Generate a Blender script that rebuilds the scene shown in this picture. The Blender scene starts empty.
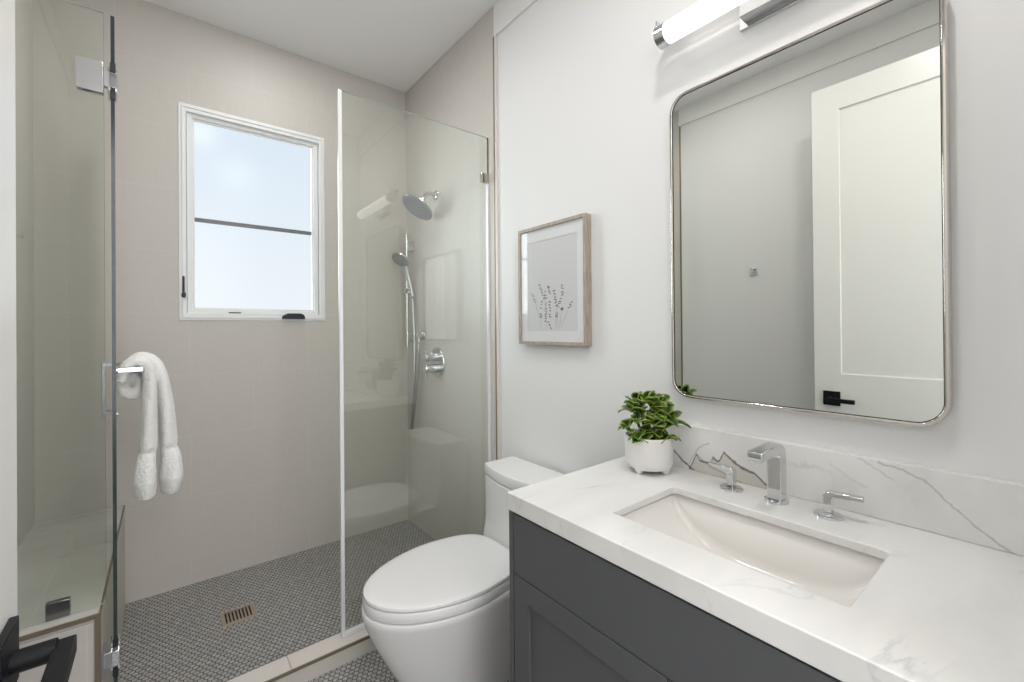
import bpy, bmesh, math, random
from mathutils import Vector, Matrix, noise
SC = bpy.context.scene
COL = SC.collection
R = math.radians

# ------------------------------------------------------------------ camera
cd = bpy.data.cameras.new('camera')
cam = bpy.data.objects.new('camera', cd); COL.objects.link(cam); SC.camera = cam
cd.sensor_fit = 'HORIZONTAL'; cd.sensor_width = 36.0
cd.lens = 436.54 / 1024 * 36.0
cd.shift_y = -(341 - 327.27) / 1024
cd.clip_start = 0.02
_a, _b, _c = R(38.552), R(0.2075), R(-0.4704)
_F = Vector((math.sin(_a) * math.cos(_b), math.cos(_a) * math.cos(_b), math.sin(_b)))
_Rr = Vector((math.cos(_a), -math.sin(_a), 0)); _U = _Rr.cross(_F)
_R2 = _Rr * math.cos(_c) + _U * math.sin(_c); _U2 = -_Rr * math.sin(_c) + _U * math.cos(_c)
cam.matrix_world = Matrix(((_R2.x, _U2.x, -_F.x, 0), (_R2.y, _U2.y, -_F.y, 0), (_R2.z, _U2.z, -_F.z, 1.39), (0, 0, 0, 1)))

# ------------------------------------------------------------------ world, view
SC.view_settings.view_transform = 'Standard'
SC.view_settings.look = 'None'
SC.view_settings.exposure = 0.0
SC.view_settings.gamma = 1.0
SC.view_settings.use_curve_mapping = False
w = bpy.data.worlds.new('sky'); SC.world = w; w.use_nodes = True
wt = w.node_tree; wt.nodes.clear()
wo = wt.nodes.new('ShaderNodeOutputWorld'); wb = wt.nodes.new('ShaderNodeBackground')
wg = wt.nodes.new('ShaderNodeTexCoord'); wx = wt.nodes.new('ShaderNodeSeparateXYZ'); wr = wt.nodes.new('ShaderNodeValToRGB')
wt.links.new(wg.outputs['Generated'], wx.inputs[0]); wt.links.new(wx.outputs['Z'], wr.inputs[0])
wr.color_ramp.elements[0].position = 0.0; wr.color_ramp.elements[0].color = (0.90, 0.94, 0.965, 1)
wr.color_ramp.elements[1].position = 0.40; wr.color_ramp.elements[1].color = (0.72, 0.83, 0.93, 1)
wt.links.new(wr.outputs[0], wb.inputs[0]); wb.inputs[1].default_value = 1.0
wt.links.new(wb.outputs[0], wo.inputs[0])

# room dimensions (metres, floor at z = 0)
W, D, XL, H = 1.381, 2.957, -0.471, 3.115
YT = 1.864          # where the shower tile begins
YG = 1.93           # plane of the shower glass
ZS = 0.014          # shower floor level
YF = -0.06          # inner face of the wall behind the camera

def area(name, loc, rot, size, power, color=(1, 1, 1), shape='DISK', sy=None):
    l = bpy.data.lights.new(name, 'AREA'); l.shape = shape; l.size = size
    if sy: l.size_y = sy
    l.energy = power; l.color = color
    o = bpy.data.objects.new(name, l); o.location = loc; o.rotation_euler = rot; COL.objects.link(o)
    return o
WARM = (1.0, 0.975, 0.95)
area('shower_downlight_lamp', (0.50, 2.36, H - 0.012), (0, 0, 0), 0.16, 4.5, (0.99, 0.99, 0.98))
sl_ = bpy.data.lights.new('hazy_sun', 'SUN'); sl_.energy = 9; sl_.angle = R(70); sl_.color = (0.86, 0.94, 1.0)
so_ = bpy.data.objects.new('hazy_sun', sl_); COL.objects.link(so_); so_.location = (-2, 6, 4)
so_.rotation_euler = Vector((0.74, -0.62, -0.30)).to_track_quat('-Z', 'Y').to_euler()
area('bath_fill_lamp', (0.62, 0.40, H - 0.012), (0, 0, 0), 0.16, 9, WARM)  # assumed lamp out of view, added to brighten counter and wall by the mirror
area('bath_fill_lamp', (0.25, 1.40, H - 0.012), (0, 0, 0), 0.16, 5.8, WARM)  # second added lamp, unseen, lifts the light around the toilet
area('hall_ceiling_fill', (0.25, -0.95, 2.78), (0, 0, 0), 1.1, 18, (1.0, 0.98, 0.96), 'SQUARE')  # unseen fill behind the camera, added to light front faces
area('hall_front_fill', (0.25, -1.70, 1.75), (math.pi / 2, 0, 0), 1.75, 40, (0.96, 0.985, 1.0), 'RECTANGLE', 2.4)  # added fill sheet in the hall for flat frontal light, no window there
# ------------------------------------------------------------------ materials
def new_mat(name):
    m = bpy.data.materials.new(name); m.use_nodes = True
    return m, m.node_tree, m.node_tree.nodes['Principled BSDF']
def N(t, typ, **k):
    n = t.nodes.new('ShaderNode' + typ)
    for a, b in k.items(): setattr(n, a, b)
    return n
def L(t, a, b): t.links.new(a, b)
def simple(name, col, rough=0.5, metal=0.0, bump=0.0, bscale=60.0, coat=0.0, spec=0.5, var=0.0, vscale=3.0):
    m, t, p = new_mat(name)
    p.inputs['Roughness'].default_value = rough; p.inputs['Metallic'].default_value = metal
    p.inputs['Coat Weight'].default_value = coat; p.inputs['Specular IOR Level'].default_value = spec
    p.inputs['Coat Roughness'].default_value = 0.03
    tc = N(t, 'TexCoord')
    nz = N(t, 'TexNoise'); nz.inputs['Scale'].default_value = vscale; nz.inputs['Detail'].default_value = 3
    L(t, tc.outputs['Object'], nz.inputs['Vector'])
    mx = N(t, 'MixRGB'); mx.blend_type = 'MIX'
    c2 = tuple(max(0, c * (1 - var)) for c in col)
    mx.inputs[1].default_value = (*col, 1); mx.inputs[2].default_value = (*c2, 1)
    L(t, nz.outputs['Fac'], mx.inputs[0]); L(t, mx.outputs[0], p.inputs['Base Color'])
    if bump:
        b = N(t, 'Bump'); b.inputs['Strength'].default_value = bump; b.inputs['Distance'].default_value = 0.002
        n2 = N(t, 'TexNoise'); n2.inputs['Scale'].default_value = bscale; n2.inputs['Detail'].default_value = 4
        L(t, tc.outputs['Object'], n2.inputs['Vector']); L(t, n2.outputs['Fac'], b.inputs['Height']); L(t, b.outputs[0], p.inputs['Normal'])
    return m
M = {}
M['paint'] = simple('wall_paint', (0.80, 0.795, 0.79), 0.55, bump=0.05, bscale=180)
M['ceiling'] = simple('ceiling_paint', (0.93, 0.925, 0.92), 0.7, bump=0.04, bscale=150)
M['trimpaint'] = simple('trim_paint', (0.82, 0.815, 0.80), 0.35)
M['doorpaint'] = simple('door_paint', (0.82, 0.81, 0.79), 0.3)
M['winpaint'] = simple('window_paint', (0.82, 0.83, 0.83), 0.35)
M['chrome'] = simple('polished_chrome', (0.66, 0.67, 0.68), 0.06, 1.0)
M['nickel'] = simple('polished_nickel', (0.62, 0.585, 0.54), 0.09, 1.0)
M['steel'] = simple('brushed_steel', (0.62, 0.62, 0.63), 0.28, 1.0)
M['hose'] = simple('hose_metal', (0.55, 0.56, 0.57), 0.2, 1.0)
M['bronze'] = simple('edge_trim_metal', (0.25, 0.20, 0.145), 0.4, 0.5)
M['black'] = simple('matte_black_metal', (0.006, 0.006, 0.008), 0.42, 0.0, spec=0.22)
M['blackplastic'] = simple('black_plastic', (0.015, 0.016, 0.018), 0.45)
M['porcelain'] = simple('white_porcelain', (0.82, 0.815, 0.81), 0.12, coat=0.4)
M['basin'] = simple('basin_porcelain', (0.86, 0.83, 0.795), 0.14, coat=0.3)
M['seatplastic'] = simple('toilet_seat_plastic', (0.82, 0.815, 0.815), 0.22)
M['cabinet'] = simple('charcoal_cabinet_paint', (0.098, 0.101, 0.107), 0.42, var=0.08, vscale=8)
M['gap'] = simple('cabinet_interior', (0.02, 0.02, 0.022), 0.7)
M['pot'] = simple('speckled_white_pot', (0.80, 0.785, 0.77), 0.5, bump=0.1, bscale=120)
M['soil'] = simple('potting_soil', (0.02, 0.016, 0.012), 0.95, bump=0.8, bscale=90)
M['paper'] = simple('drawing_paper', (0.70, 0.70, 0.70), 0.7)
M['mat'] = simple('picture_mount', (0.80, 0.80, 0.81), 0.7)
M['ink'] = simple('grey_ink', (0.08, 0.08, 0.09), 0.7)
M['inklight'] = simple('pale_grey_ink', (0.35, 0.36, 0.36), 0.7)
M['nozzle'] = simple('grey_spray_face', (0.30, 0.31, 0.33), 0.35, 0.3)
M['curbstone'] = simple('curb_tile', (0.74, 0.69, 0.65), 0.35, var=0.06, vscale=10)
M['gasket'] = simple('hinge_gasket', (0.015, 0.015, 0.016), 0.5)
M['outside'] = simple('outside_sill', (0.5, 0.5, 0.5), 0.8)
M['hallfloor'] = simple('hall_floor_wood', (0.35, 0.24, 0.15), 0.4, var=0.3, vscale=6)
M['drain'] = simple('drain_metal', (0.60, 0.51, 0.43), 0.3, 1.0)
M['seal'] = simple('pale_seal_vinyl', (0.80, 0.80, 0.82), 0.2)

# mirror
m, t, p = new_mat('mirror_glass'); p.inputs['Metallic'].default_value = 1; p.inputs['Roughness'].default_value = 0.0
p.inputs['Base Color'].default_value = (0.80, 0.82, 0.78, 1); M['mirror'] = m

# wood frame
m, t, p = new_mat('frame_oak'); tc = N(t, 'TexCoord'); mp = N(t, 'Mapping'); mp.inputs['Scale'].default_value = (40, 40, 6)
nz = N(t, 'TexNoise'); nz.inputs['Scale'].default_value = 3; nz.inputs['Detail'].default_value = 6
rp = N(t, 'ValToRGB'); rp.color_ramp.elements[0].color = (0.30, 0.25, 0.205, 1); rp.color_ramp.elements[1].color = (0.50, 0.42, 0.34, 1)
rp.color_ramp.elements[0].position = .3; rp.color_ramp.elements[1].position = .7
L(t, tc.outputs['Object'], mp.inputs[0]); L(t, mp.outputs[0], nz.inputs['Vector']); L(t, nz.outputs['Fac'], rp.inputs[0]); L(t, rp.outputs[0], p.inputs['Base Color'])
p.inputs['Roughness'].default_value = 0.5; M['oak'] = m

# clear shower glass: what is not mirrored passes through with a slight green tint
def glass_mat(name, tint, f0=0.075, rough=0.0):
    m = bpy.data.materials.new(name); m.use_nodes = True; t = m.node_tree; t.nodes.clear()
    o = N(t, 'OutputMaterial'); mx = N(t, 'MixShader'); tr = N(t, 'BsdfTransparent'); gl = N(t, 'BsdfGlossy')
    gl.inputs['Roughness'].default_value = rough; gl.inputs['Color'].default_value = (1, 1, 1, 1)
    tr.inputs['Color'].default_value = (*tint, 1)
    lw = N(t, 'LayerWeight'); lw.inputs['Blend'].default_value = 0.5
    pw = N(t, 'Math', operation='POWER'); pw.inputs[1].default_value = 5
    ma = N(t, 'Math', operation='MULTIPLY_ADD'); ma.inputs[1].default_value = 1 - f0; ma.inputs[2].default_value = f0
    L(t, lw.outputs['Facing'], pw.inputs[0]); L(t, pw.outputs[0], ma.inputs[0]); L(t, ma.outputs[0], mx.inputs[0])
    L(t, tr.outputs[0], mx.inputs[1]); L(t, gl.outputs[0], mx.inputs[2]); L(t, mx.outputs[0], o.inputs[0])
    return m
M['glass'] = glass_mat('shower_glass', (0.972, 0.99, 0.966))
M['pane'] = glass_mat('window_glass', (0.99, 0.995, 1.0), f0=0.008, rough=0.2)
M['pictureglass'] = glass_mat('picture_glass', (0.99, 0.99, 0.99), f0=0.02)
M['glassedge'] = simple('glass_edge', (0.025, 0.04, 0.042), 0.2)
M['darkchrome'] = simple('darkened_chrome', (0.26, 0.26, 0.27), 0.22, 1.0)  # chrome with its dark reflections put into the base colour

# lamp tube
m = bpy.data.materials.new('lit_opal_tube'); m.use_nodes = True; t = m.node_tree; p = t.nodes['Principled BSDF']
p.inputs['Base Color'].default_value = (0.9, 0.9, 0.9, 1); p.inputs['Emission Color'].default_value = (1.0, 0.965, 0.92, 1); p.inputs['Emission Strength'].default_value = 1.05
M['tube'] = m
m = bpy.data.materials.new('downlight_lens'); m.use_nodes = True; p = m.node_tree.nodes['Principled BSDF']
p.inputs['Emission Color'].default_value = (1, .95, .88, 1); p.inputs['Emission Strength'].default_value = 3; M['lens'] = m

# large format wall tile: faint linen weave, thin pale grout, half offset
def tile_mat(name, uaxis, base, grout, uoff=0.11, rough=0.5):
    m, t, p = new_mat(name); g = N(t, 'NewGeometry'); s = N(t, 'SeparateXYZ'); c = N(t, 'CombineXYZ')
    L(t, g.outputs['Position'], s.inputs[0])
    ao = N(t, 'Math', operation='ADD'); ao.inputs[1].default_value = 6.0 - uoff
    L(t, s.outputs[uaxis], ao.inputs[0]); L(t, ao.outputs[0], c.inputs[0])
    zo = N(t, 'Math', operation='ADD'); zo.inputs[1].default_value = 0.3333 * 2 - 0.154
    L(t, s.outputs['Z'], zo.inputs[0]); L(t, zo.outputs[0], c.inputs[1])
    br = N(t, 'TexBrick'); br.offset = 0.5; br.inputs['Scale'].default_value = 1
    br.inputs['Brick Width'].default_value = 0.6; br.inputs['Row Height'].default_value = 0.3333
    br.inputs['Mortar Size'].default_value = 0.0011; br.inputs['Mortar Smooth'].default_value = 0.1
    L(t, c.outputs[0], br.inputs['Vector'])
    def streak(su, sz):
        mp = N(t, 'Mapping'); mp.inputs['Scale'].default_value = (su, sz, 1)
        nz = N(t, 'TexNoise'); nz.inputs['Scale'].default_value = 1; nz.inputs['Detail'].default_value = 2
        L(t, c.outputs[0], mp.inputs[0]); L(t, mp.outputs[0], nz.inputs['Vector']); return nz
    a = streak(260, 9); b = streak(9, 260)
    ad = N(t, 'Math', operation='ADD'); L(t, a.outputs['Fac'], ad.inputs[0]); L(t, b.outputs['Fac'], ad.inputs[1])
    rp = N(t, 'MapRange'); rp.inputs['From Min'].default_value = 0.7; rp.inputs['From Max'].default_value = 1.3
    rp.inputs['To Min'].default_value = 0.0; rp.inputs['To Max'].default_value = 1.0
    L(t, ad.outputs[0], rp.inputs['Value'])
    mx = N(t, 'MixRGB'); mx.inputs[1].default_value = (*[x * .97 for x in base], 1); mx.inputs[2].default_value = (*[x * 1.03 for x in base], 1)
    L(t, rp.outputs[0], mx.inputs[0])
    m2 = N(t, 'MixRGB'); m2.inputs[2].default_value = (*grout, 1)
    L(t, br.outputs['Fac'], m2.inputs[0]); L(t, mx.outputs[0], m2.inputs[1]); L(t, m2.outputs[0], p.inputs['Base Color'])
    p.inputs['Roughness'].default_value = rough
    return m
TB = (0.59, 0.555, 0.515); TG = (0.66, 0.63, 0.59)
M['tile_x'] = tile_mat('wall_tile_back', 'X', TB, TG)
M['tile_y'] = tile_mat('wall_tile_side', 'Y', TB, TG, 0.3)

# hexagon mosaic
def hex_mat(name, pitch=0.0215):
    m, t, p = new_mat(name); g = N(t, 'NewGeometry')
    sc = N(t, 'VectorMath', operation='SCALE'); sc.inputs['Scale'].default_value = 1 / pitch
    L(t, g.outputs['Position'], sc.inputs[0])
    fl = N(t, 'VectorMath', operation='MULTIPLY'); fl.inputs[1].default_value = (1, 1, 0); L(t, sc.outputs[0], fl.inputs[0])
    ad = N(t, 'VectorMath', operation='ADD'); ad.inputs[1].default_value = (200, 200 * 1.7320508, 0); L(t, fl.outputs[0], ad.inputs[0])
    S = (1, 1.7320508, 1)
    def cell(src, shift):
        a = N(t, 'VectorMath', operation='ADD'); a.inputs[1].default_value = shift; L(t, src, a.inputs[0])
        mo = N(t, 'VectorMath', operation='MODULO'); mo.inputs[1].default_value = S; L(t, a.outputs[0], mo.inputs[0])
        su = N(t, 'VectorMath', operation='SUBTRACT'); su.inputs[1].default_value = (.5, .8660254, 0); L(t, mo.outputs[0], su.inputs[0])
        ab = N(t, 'VectorMath', operation='ABSOLUTE'); L(t, su.outputs[0], ab.inputs[0])
        dt = N(t, 'VectorMath', operation='DOT_PRODUCT'); dt.inputs[1].default_value = (.5, .8660254, 0); L(t, ab.outputs[0], dt.inputs[0])
        sx = N(t, 'SeparateXYZ'); L(t, ab.outputs[0], sx.inputs[0])
        mx = N(t, 'Math', operation='MAXIMUM'); L(t, sx.outputs[0], mx.inputs[0]); L(t, dt.outputs['Value'], mx.inputs[1]); return mx.outputs[0]
    a = cell(ad.outputs[0], (0, 0, 0)); b = cell(ad.outputs[0], (.5, .8660254, 0))
    mn = N(t, 'Math', operation='MINIMUM'); L(t, a, mn.inputs[0]); L(t, b, mn.inputs[1])
    mr = N(t, 'MapRange'); mr.inputs['From Min'].default_value = 0.385; mr.inputs['From Max'].default_value = 0.43
    L(t, mn.outputs[0], mr.inputs['Value'])
    vo = N(t, 'TexNoise'); vo.inputs['Scale'].default_value = 55; vo.inputs['Detail'].default_value = 1; L(t, g.outputs['Position'], vo.inputs['Vector'])
    tc = N(t, 'ValToRGB'); tc.color_ramp.elements[0].color = (0.31, 0.305, 0.295, 1); tc.color_ramp.elements[1].color = (0.48, 0.465, 0.445, 1)
    tc.color_ramp.elements[0].position = .35; tc.color_ramp.elements[1].position = .65
    L(t, vo.outputs['Fac'], tc.inputs[0])
    mx = N(t, 'MixRGB'); mx.inputs[2].default_value = (0.10, 0.094, 0.088, 1); L(t, mr.outputs[0], mx.inputs[0]); L(t, tc.outputs[0], mx.inputs[1])
    L(t, mx.outputs[0], p.inputs['Base Color'])
    rr = N(t, 'MapRange'); rr.inputs['To Min'].default_value = 0.3; rr.inputs['To Max'].default_value = 0.8; L(t, mr.outputs[0], rr.inputs['Value']); L(t, rr.outputs[0], p.inputs['Roughness'])
    bp = N(t, 'Bump'); bp.invert = True; bp.inputs['Strength'].default_value = 0.5; bp.inputs['Distance'].default_value = 0.001
    L(t, mr.outputs[0], bp.inputs['Height']); L(t, bp.outputs[0], p.inputs['Normal'])
    return m
M['hex'] = hex_mat('hexagon_mosaic')

# marble: soft veins everywhere, plus the strong hand-placed veins of the backsplash
def marble_mat(name, base=(0.83, 0.82, 0.80), vein=(0.42, 0.42, 0.44), splash=False, strength=0.5, rot=0.5, scale=3.2, seed=0.0):
    m, t, p = new_mat(name); g = N(t, 'NewGeometry'); mp = N(t, 'Mapping')
    mp.inputs['Rotation'].default_value = (0.2, 0.3, rot); mp.inputs['Location'].default_value = (seed, seed * .7, 0); mp.inputs['Scale'].default_value = (scale * .55, scale * 1.3, scale)
    L(t, g.outputs['Position'], mp.inputs[0])
    n1 = N(t, 'TexNoise'); n1.inputs['Scale'].default_value = 1.0; n1.inputs['Detail'].default_value = 6; n1.inputs['Roughness'].default_value = .55; n1.inputs['Distortion'].default_value = .8
    L(t, mp.outputs[0], n1.inputs['Vector'])
    sb = N(t, 'Math', operation='SUBTRACT'); sb.inputs[1].default_value = .5; L(t, n1.outputs['Fac'], sb.inputs[0])
    ab = N(t, 'Math', operation='ABSOLUTE'); L(t, sb.outputs[0], ab.inputs[0])
    mr = N(t, 'MapRange'); mr.inputs['From Min'].default_value = 0.0; mr.inputs['From Max'].default_value = 0.022; mr.inputs['To Min'].default_value = 1; mr.inputs['To Max'].default_value = 0
    L(t, ab.outputs[0], mr.inputs['Value'])
    n2 = N(t, 'TexNoise'); n2.inputs['Scale'].default_value = 2.2; n2.inputs['Detail'].default_value = 2; L(t, mp.outputs[0], n2.inputs['Vector'])
    r2 = N(t, 'MapRange'); r2.inputs['From Min'].default_value = .5; r2.inputs['From Max'].default_value = .72; L(t, n2.outputs['Fac'], r2.inputs['Value'])
    mu = N(t, 'Math', operation='MULTIPLY'); L(t, mr.outputs[0], mu.inputs[0]); L(t, r2.outputs[0], mu.inputs[1])
    m3 = N(t, 'Math', operation='MULTIPLY'); m3.inputs[1].default_value = strength; L(t, mu.outputs[0], m3.inputs[0])
    n3 = N(t, 'TexNoise'); n3.inputs['Scale'].default_value = 1.4; n3.inputs['Detail'].default_value = 4; L(t, mp.outputs[0], n3.inputs['Vector'])
    cl = N(t, 'ValToRGB'); cl.color_ramp.elements[0].position = .35; cl.color_ramp.elements[1].position = .6
    cl.color_ramp.elements[0].color = (*[x * .90 for x in base], 1); cl.color_ramp.elements[1].color = (*base, 1)
    L(t, n3.outputs['Fac'], cl.inputs[0])
    mx = N(t, 'MixRGB'); mx.inputs[2].default_value = (*vein, 1); L(t, m3.outputs[0], mx.inputs[0]); L(t, cl.outputs[0], mx.inputs[1])
    cur = mx.outputs[0]
    if splash:
        s = N(t, 'SeparateXYZ'); L(t, g.outputs['Position'], s.inputs[0])
        jit = N(t, 'TexNoise'); jit.inputs['Scale'].default_value = 70; jit.inputs['Detail'].default_value = 3; L(t, g.outputs['Position'], jit.inputs['Vector'])
        jj = N(t, 'Math', operation='MULTIPLY_ADD'); jj.inputs[1].default_value = .012; jj.inputs[2].default_value = -.006; L(t, jit.outputs['Fac'], jj.inputs[0])
        zz = N(t, 'Math', operation='ADD'); L(t, s.outputs['Z'], zz.inputs[0]); L(t, jj.outputs[0], zz.inputs[1])
        def height(pts):                      # z - h(y) for a polyline of (y, z)
            y0, y1 = pts[0][0], pts[-1][0]
            mr = N(t, 'MapRange'); mr.inputs['From Min'].default_value = y0; mr.inputs['From Max'].default_value = y1; L(t, s.outputs['Y'], mr.inputs['Value'])
            fc = N(t, 'FloatCurve'); c = fc.mapping.curves[0]
            q = [((y - y0) / (y1 - y0), (z - .90) / .2) for y, z in pts]
            c.points[0].location = q[0]; c.points[1].location = q[-1]
            for a in q[1:-1]: c.points.new(*a)
            for a in c.points: a.handle_type = 'VECTOR'
            fc.mapping.update(); L(t, mr.outputs[0], fc.inputs['Value'])
            hz = N(t, 'Math', operation='MULTIPLY_ADD'); hz.inputs[1].default_value = .2; hz.inputs[2].default_value = .90; L(t, fc.outputs[0], hz.inputs[0])
            d = N(t, 'Math', operation='SUBTRACT'); L(t, zz.outputs[0], d.inputs[0]); L(t, hz.outputs[0], d.inputs[1])
            i0 = N(t, 'Math', operation='GREATER_THAN'); i0.inputs[1].default_value = y0; L(t, s.outputs['Y'], i0.inputs[0])
            i1 = N(t, 'Math', operation='LESS_THAN'); i1.inputs[1].default_value = y1; L(t, s.outputs['Y'], i1.inputs[0])
            ins = N(t, 'Math', operation='MULTIPLY'); L(t, i0.outputs[0], ins.inputs[0]); L(t, i1.outputs[0], ins.inputs[1])
            return d.outputs[0], ins.outputs[0]
        def layer(cur, fac, ins, col, k):
            f = N(t, 'Math', operation='MULTIPLY'); L(t, fac, f.inputs[0]); L(t, ins, f.inputs[1])
            f2 = N(t, 'Math', operation='MULTIPLY'); f2.inputs[1].default_value = k; L(t, f.outputs[0], f2.inputs[0])
            mm = N(t, 'MixRGB'); mm.inputs[2].default_value = (*col, 1); L(t, f2.outputs[0], mm.inputs[0]); L(t, cur, mm.inputs[1]); return mm.outputs[0]
        def line(cur, pts, wd, col, k):
            d, ins = height(pts)
            a = N(t, 'Math', operation='ABSOLUTE'); L(t, d, a.inputs[0])
            r = N(t, 'MapRange'); r.inputs['From Min'].default_value = wd * .4; r.inputs['From Max'].default_value = wd; r.inputs['To Min'].default_value = 1; r.inputs['To Max'].default_value = 0
            L(t, a.outputs[0], r.inputs['Value']); return layer(cur, r.outputs[0], ins, col, k)
        mount = [(.525, .925), (.565, .957), (.60, .965), (.628, .980), (.655, 1.000), (.668, .972), (.675, .965), (.690, .976), (.698, .952), (.715, .957), (.733, .957), (.745, .975), (.765, .930), (.775, .912)]
        d, ins = height(mount)
        below = N(t, 'Math', operation='LESS_THAN'); below.inputs[1].default_value = 0; L(t, d, below.inputs[0])
        cur = layer(cur, below.outputs[0], ins, (0.60, 0.56, 0.50), .75)
        cur = line(cur, mount, .006, (0.13, 0.12, 0.12), .85)
        cur = line(cur, [(.60, .918), (.65, .935), (.70, .945), (.74, .975)], .003, (0.3, 0.29, 0.28), .6)
        cur = line(cur, [(.750, .918), (.766, .926), (.803, .950), (.84, .985)], .006, (0.12, 0.13, 0.17), .85)
        cur = line(cur, [(.70, 1.02), (.735, 1.0), (.76, .96), (.775, .93)], .004, (0.4, 0.4, 0.42), .6)
        cur = line(cur, [(.06, .918), (.078, .929), (.113, .955), (.157, .995), (.19, 1.031), (.233, 1.049), (.28, 1.056)], .004, (0.40, 0.40, 0.41), .55)
        cur = line(cur, [(.25, 1.02), (.278, 1.038), (.319, 1.060)], .004, (0.5, 0.5, 0.5), .4)
        cur = line(cur, [(.30, .99), (.33, 1.0), (.36, 1.02), (.38, 1.03)], .003, (0.5, 0.5, 0.5), .3)
    else:
        s = N(t, 'SeparateXYZ'); L(t, g.outputs['Position'], s.inputs[0])
    L(t, cur, p.inputs['Base Color']); p.inputs['Roughness'].default_value = 0.16
    return m
M['marble'] = marble_mat('white_marble', strength=.6)
M['splash'] = marble_mat('white_marble_backsplash', splash=True, strength=.3, seed=2)
M['benchstone'] = marble_mat('bench_stone', base=(0.64, 0.625, 0.59), vein=(0.33, 0.33, 0.33), strength=.6, scale=3.4, seed=5)

# towel
m, t, p = new_mat('white_terry'); p.inputs['Base Color'].default_value = (0.91, 0.90, 0.88, 1); p.inputs['Roughness'].default_value = .95
p.inputs['Sheen Weight'].default_value = .4
tc = N(t, 'TexCoord'); nz = N(t, 'TexNoise'); nz.inputs['Scale'].default_value = 420; nz.inputs['Detail'].default_value = 3
b = N(t, 'Bump'); b.inputs['Strength'].default_value = .7; b.inputs['Distance'].default_value = .003
L(t, tc.outputs['Object'], nz.inputs['Vector']); L(t, nz.outputs['Fac'], b.inputs['Height']); L(t, b.outputs[0], p.inputs['Normal']); M['terry'] = m

# leaf: dark green heart, yellow-green margin (uv: v across the blade)
m, t, p = new_mat('variegated_leaf'); uv = N(t, 'UVMap'); s = N(t, 'SeparateXYZ'); L(t, uv.outputs[0], s.inputs[0])
sb = N(t, 'Math', operation='SUBTRACT'); sb.inputs[1].default_value = .5; L(t, s.outputs[0], sb.inputs[0])
ab = N(t, 'Math', operation='ABSOLUTE'); L(t, sb.outputs[0], ab.inputs[0])
g = N(t, 'NewGeometry'); nz = N(t, 'TexNoise'); nz.inputs['Scale'].default_value = 60; nz.inputs['Detail'].default_value = 3; L(t, g.outputs['Position'], nz.inputs['Vector'])
ma = N(t, 'Math', operation='MULTIPLY_ADD'); ma.inputs[1].default_value = .35; L(t, nz.outputs['Fac'], ma.inputs[0]); L(t, ab.outputs[0], ma.inputs[2])
rp = N(t, 'ValToRGB'); e = rp.color_ramp.elements
e[0].position = .22; e[0].color = (0.018, 0.055, 0.012, 1); e[1].position = .70; e[1].color = (0.34, 0.42, 0.06, 1)
x = e.new(.50); x.color = (0.07, 0.16, 0.02, 1)
L(t, ma.outputs[0], rp.inputs[0]); L(t, rp.outputs[0], p.inputs['Base Color']); p.inputs['Roughness'].default_value = .3
M['leaf'] = m

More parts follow.
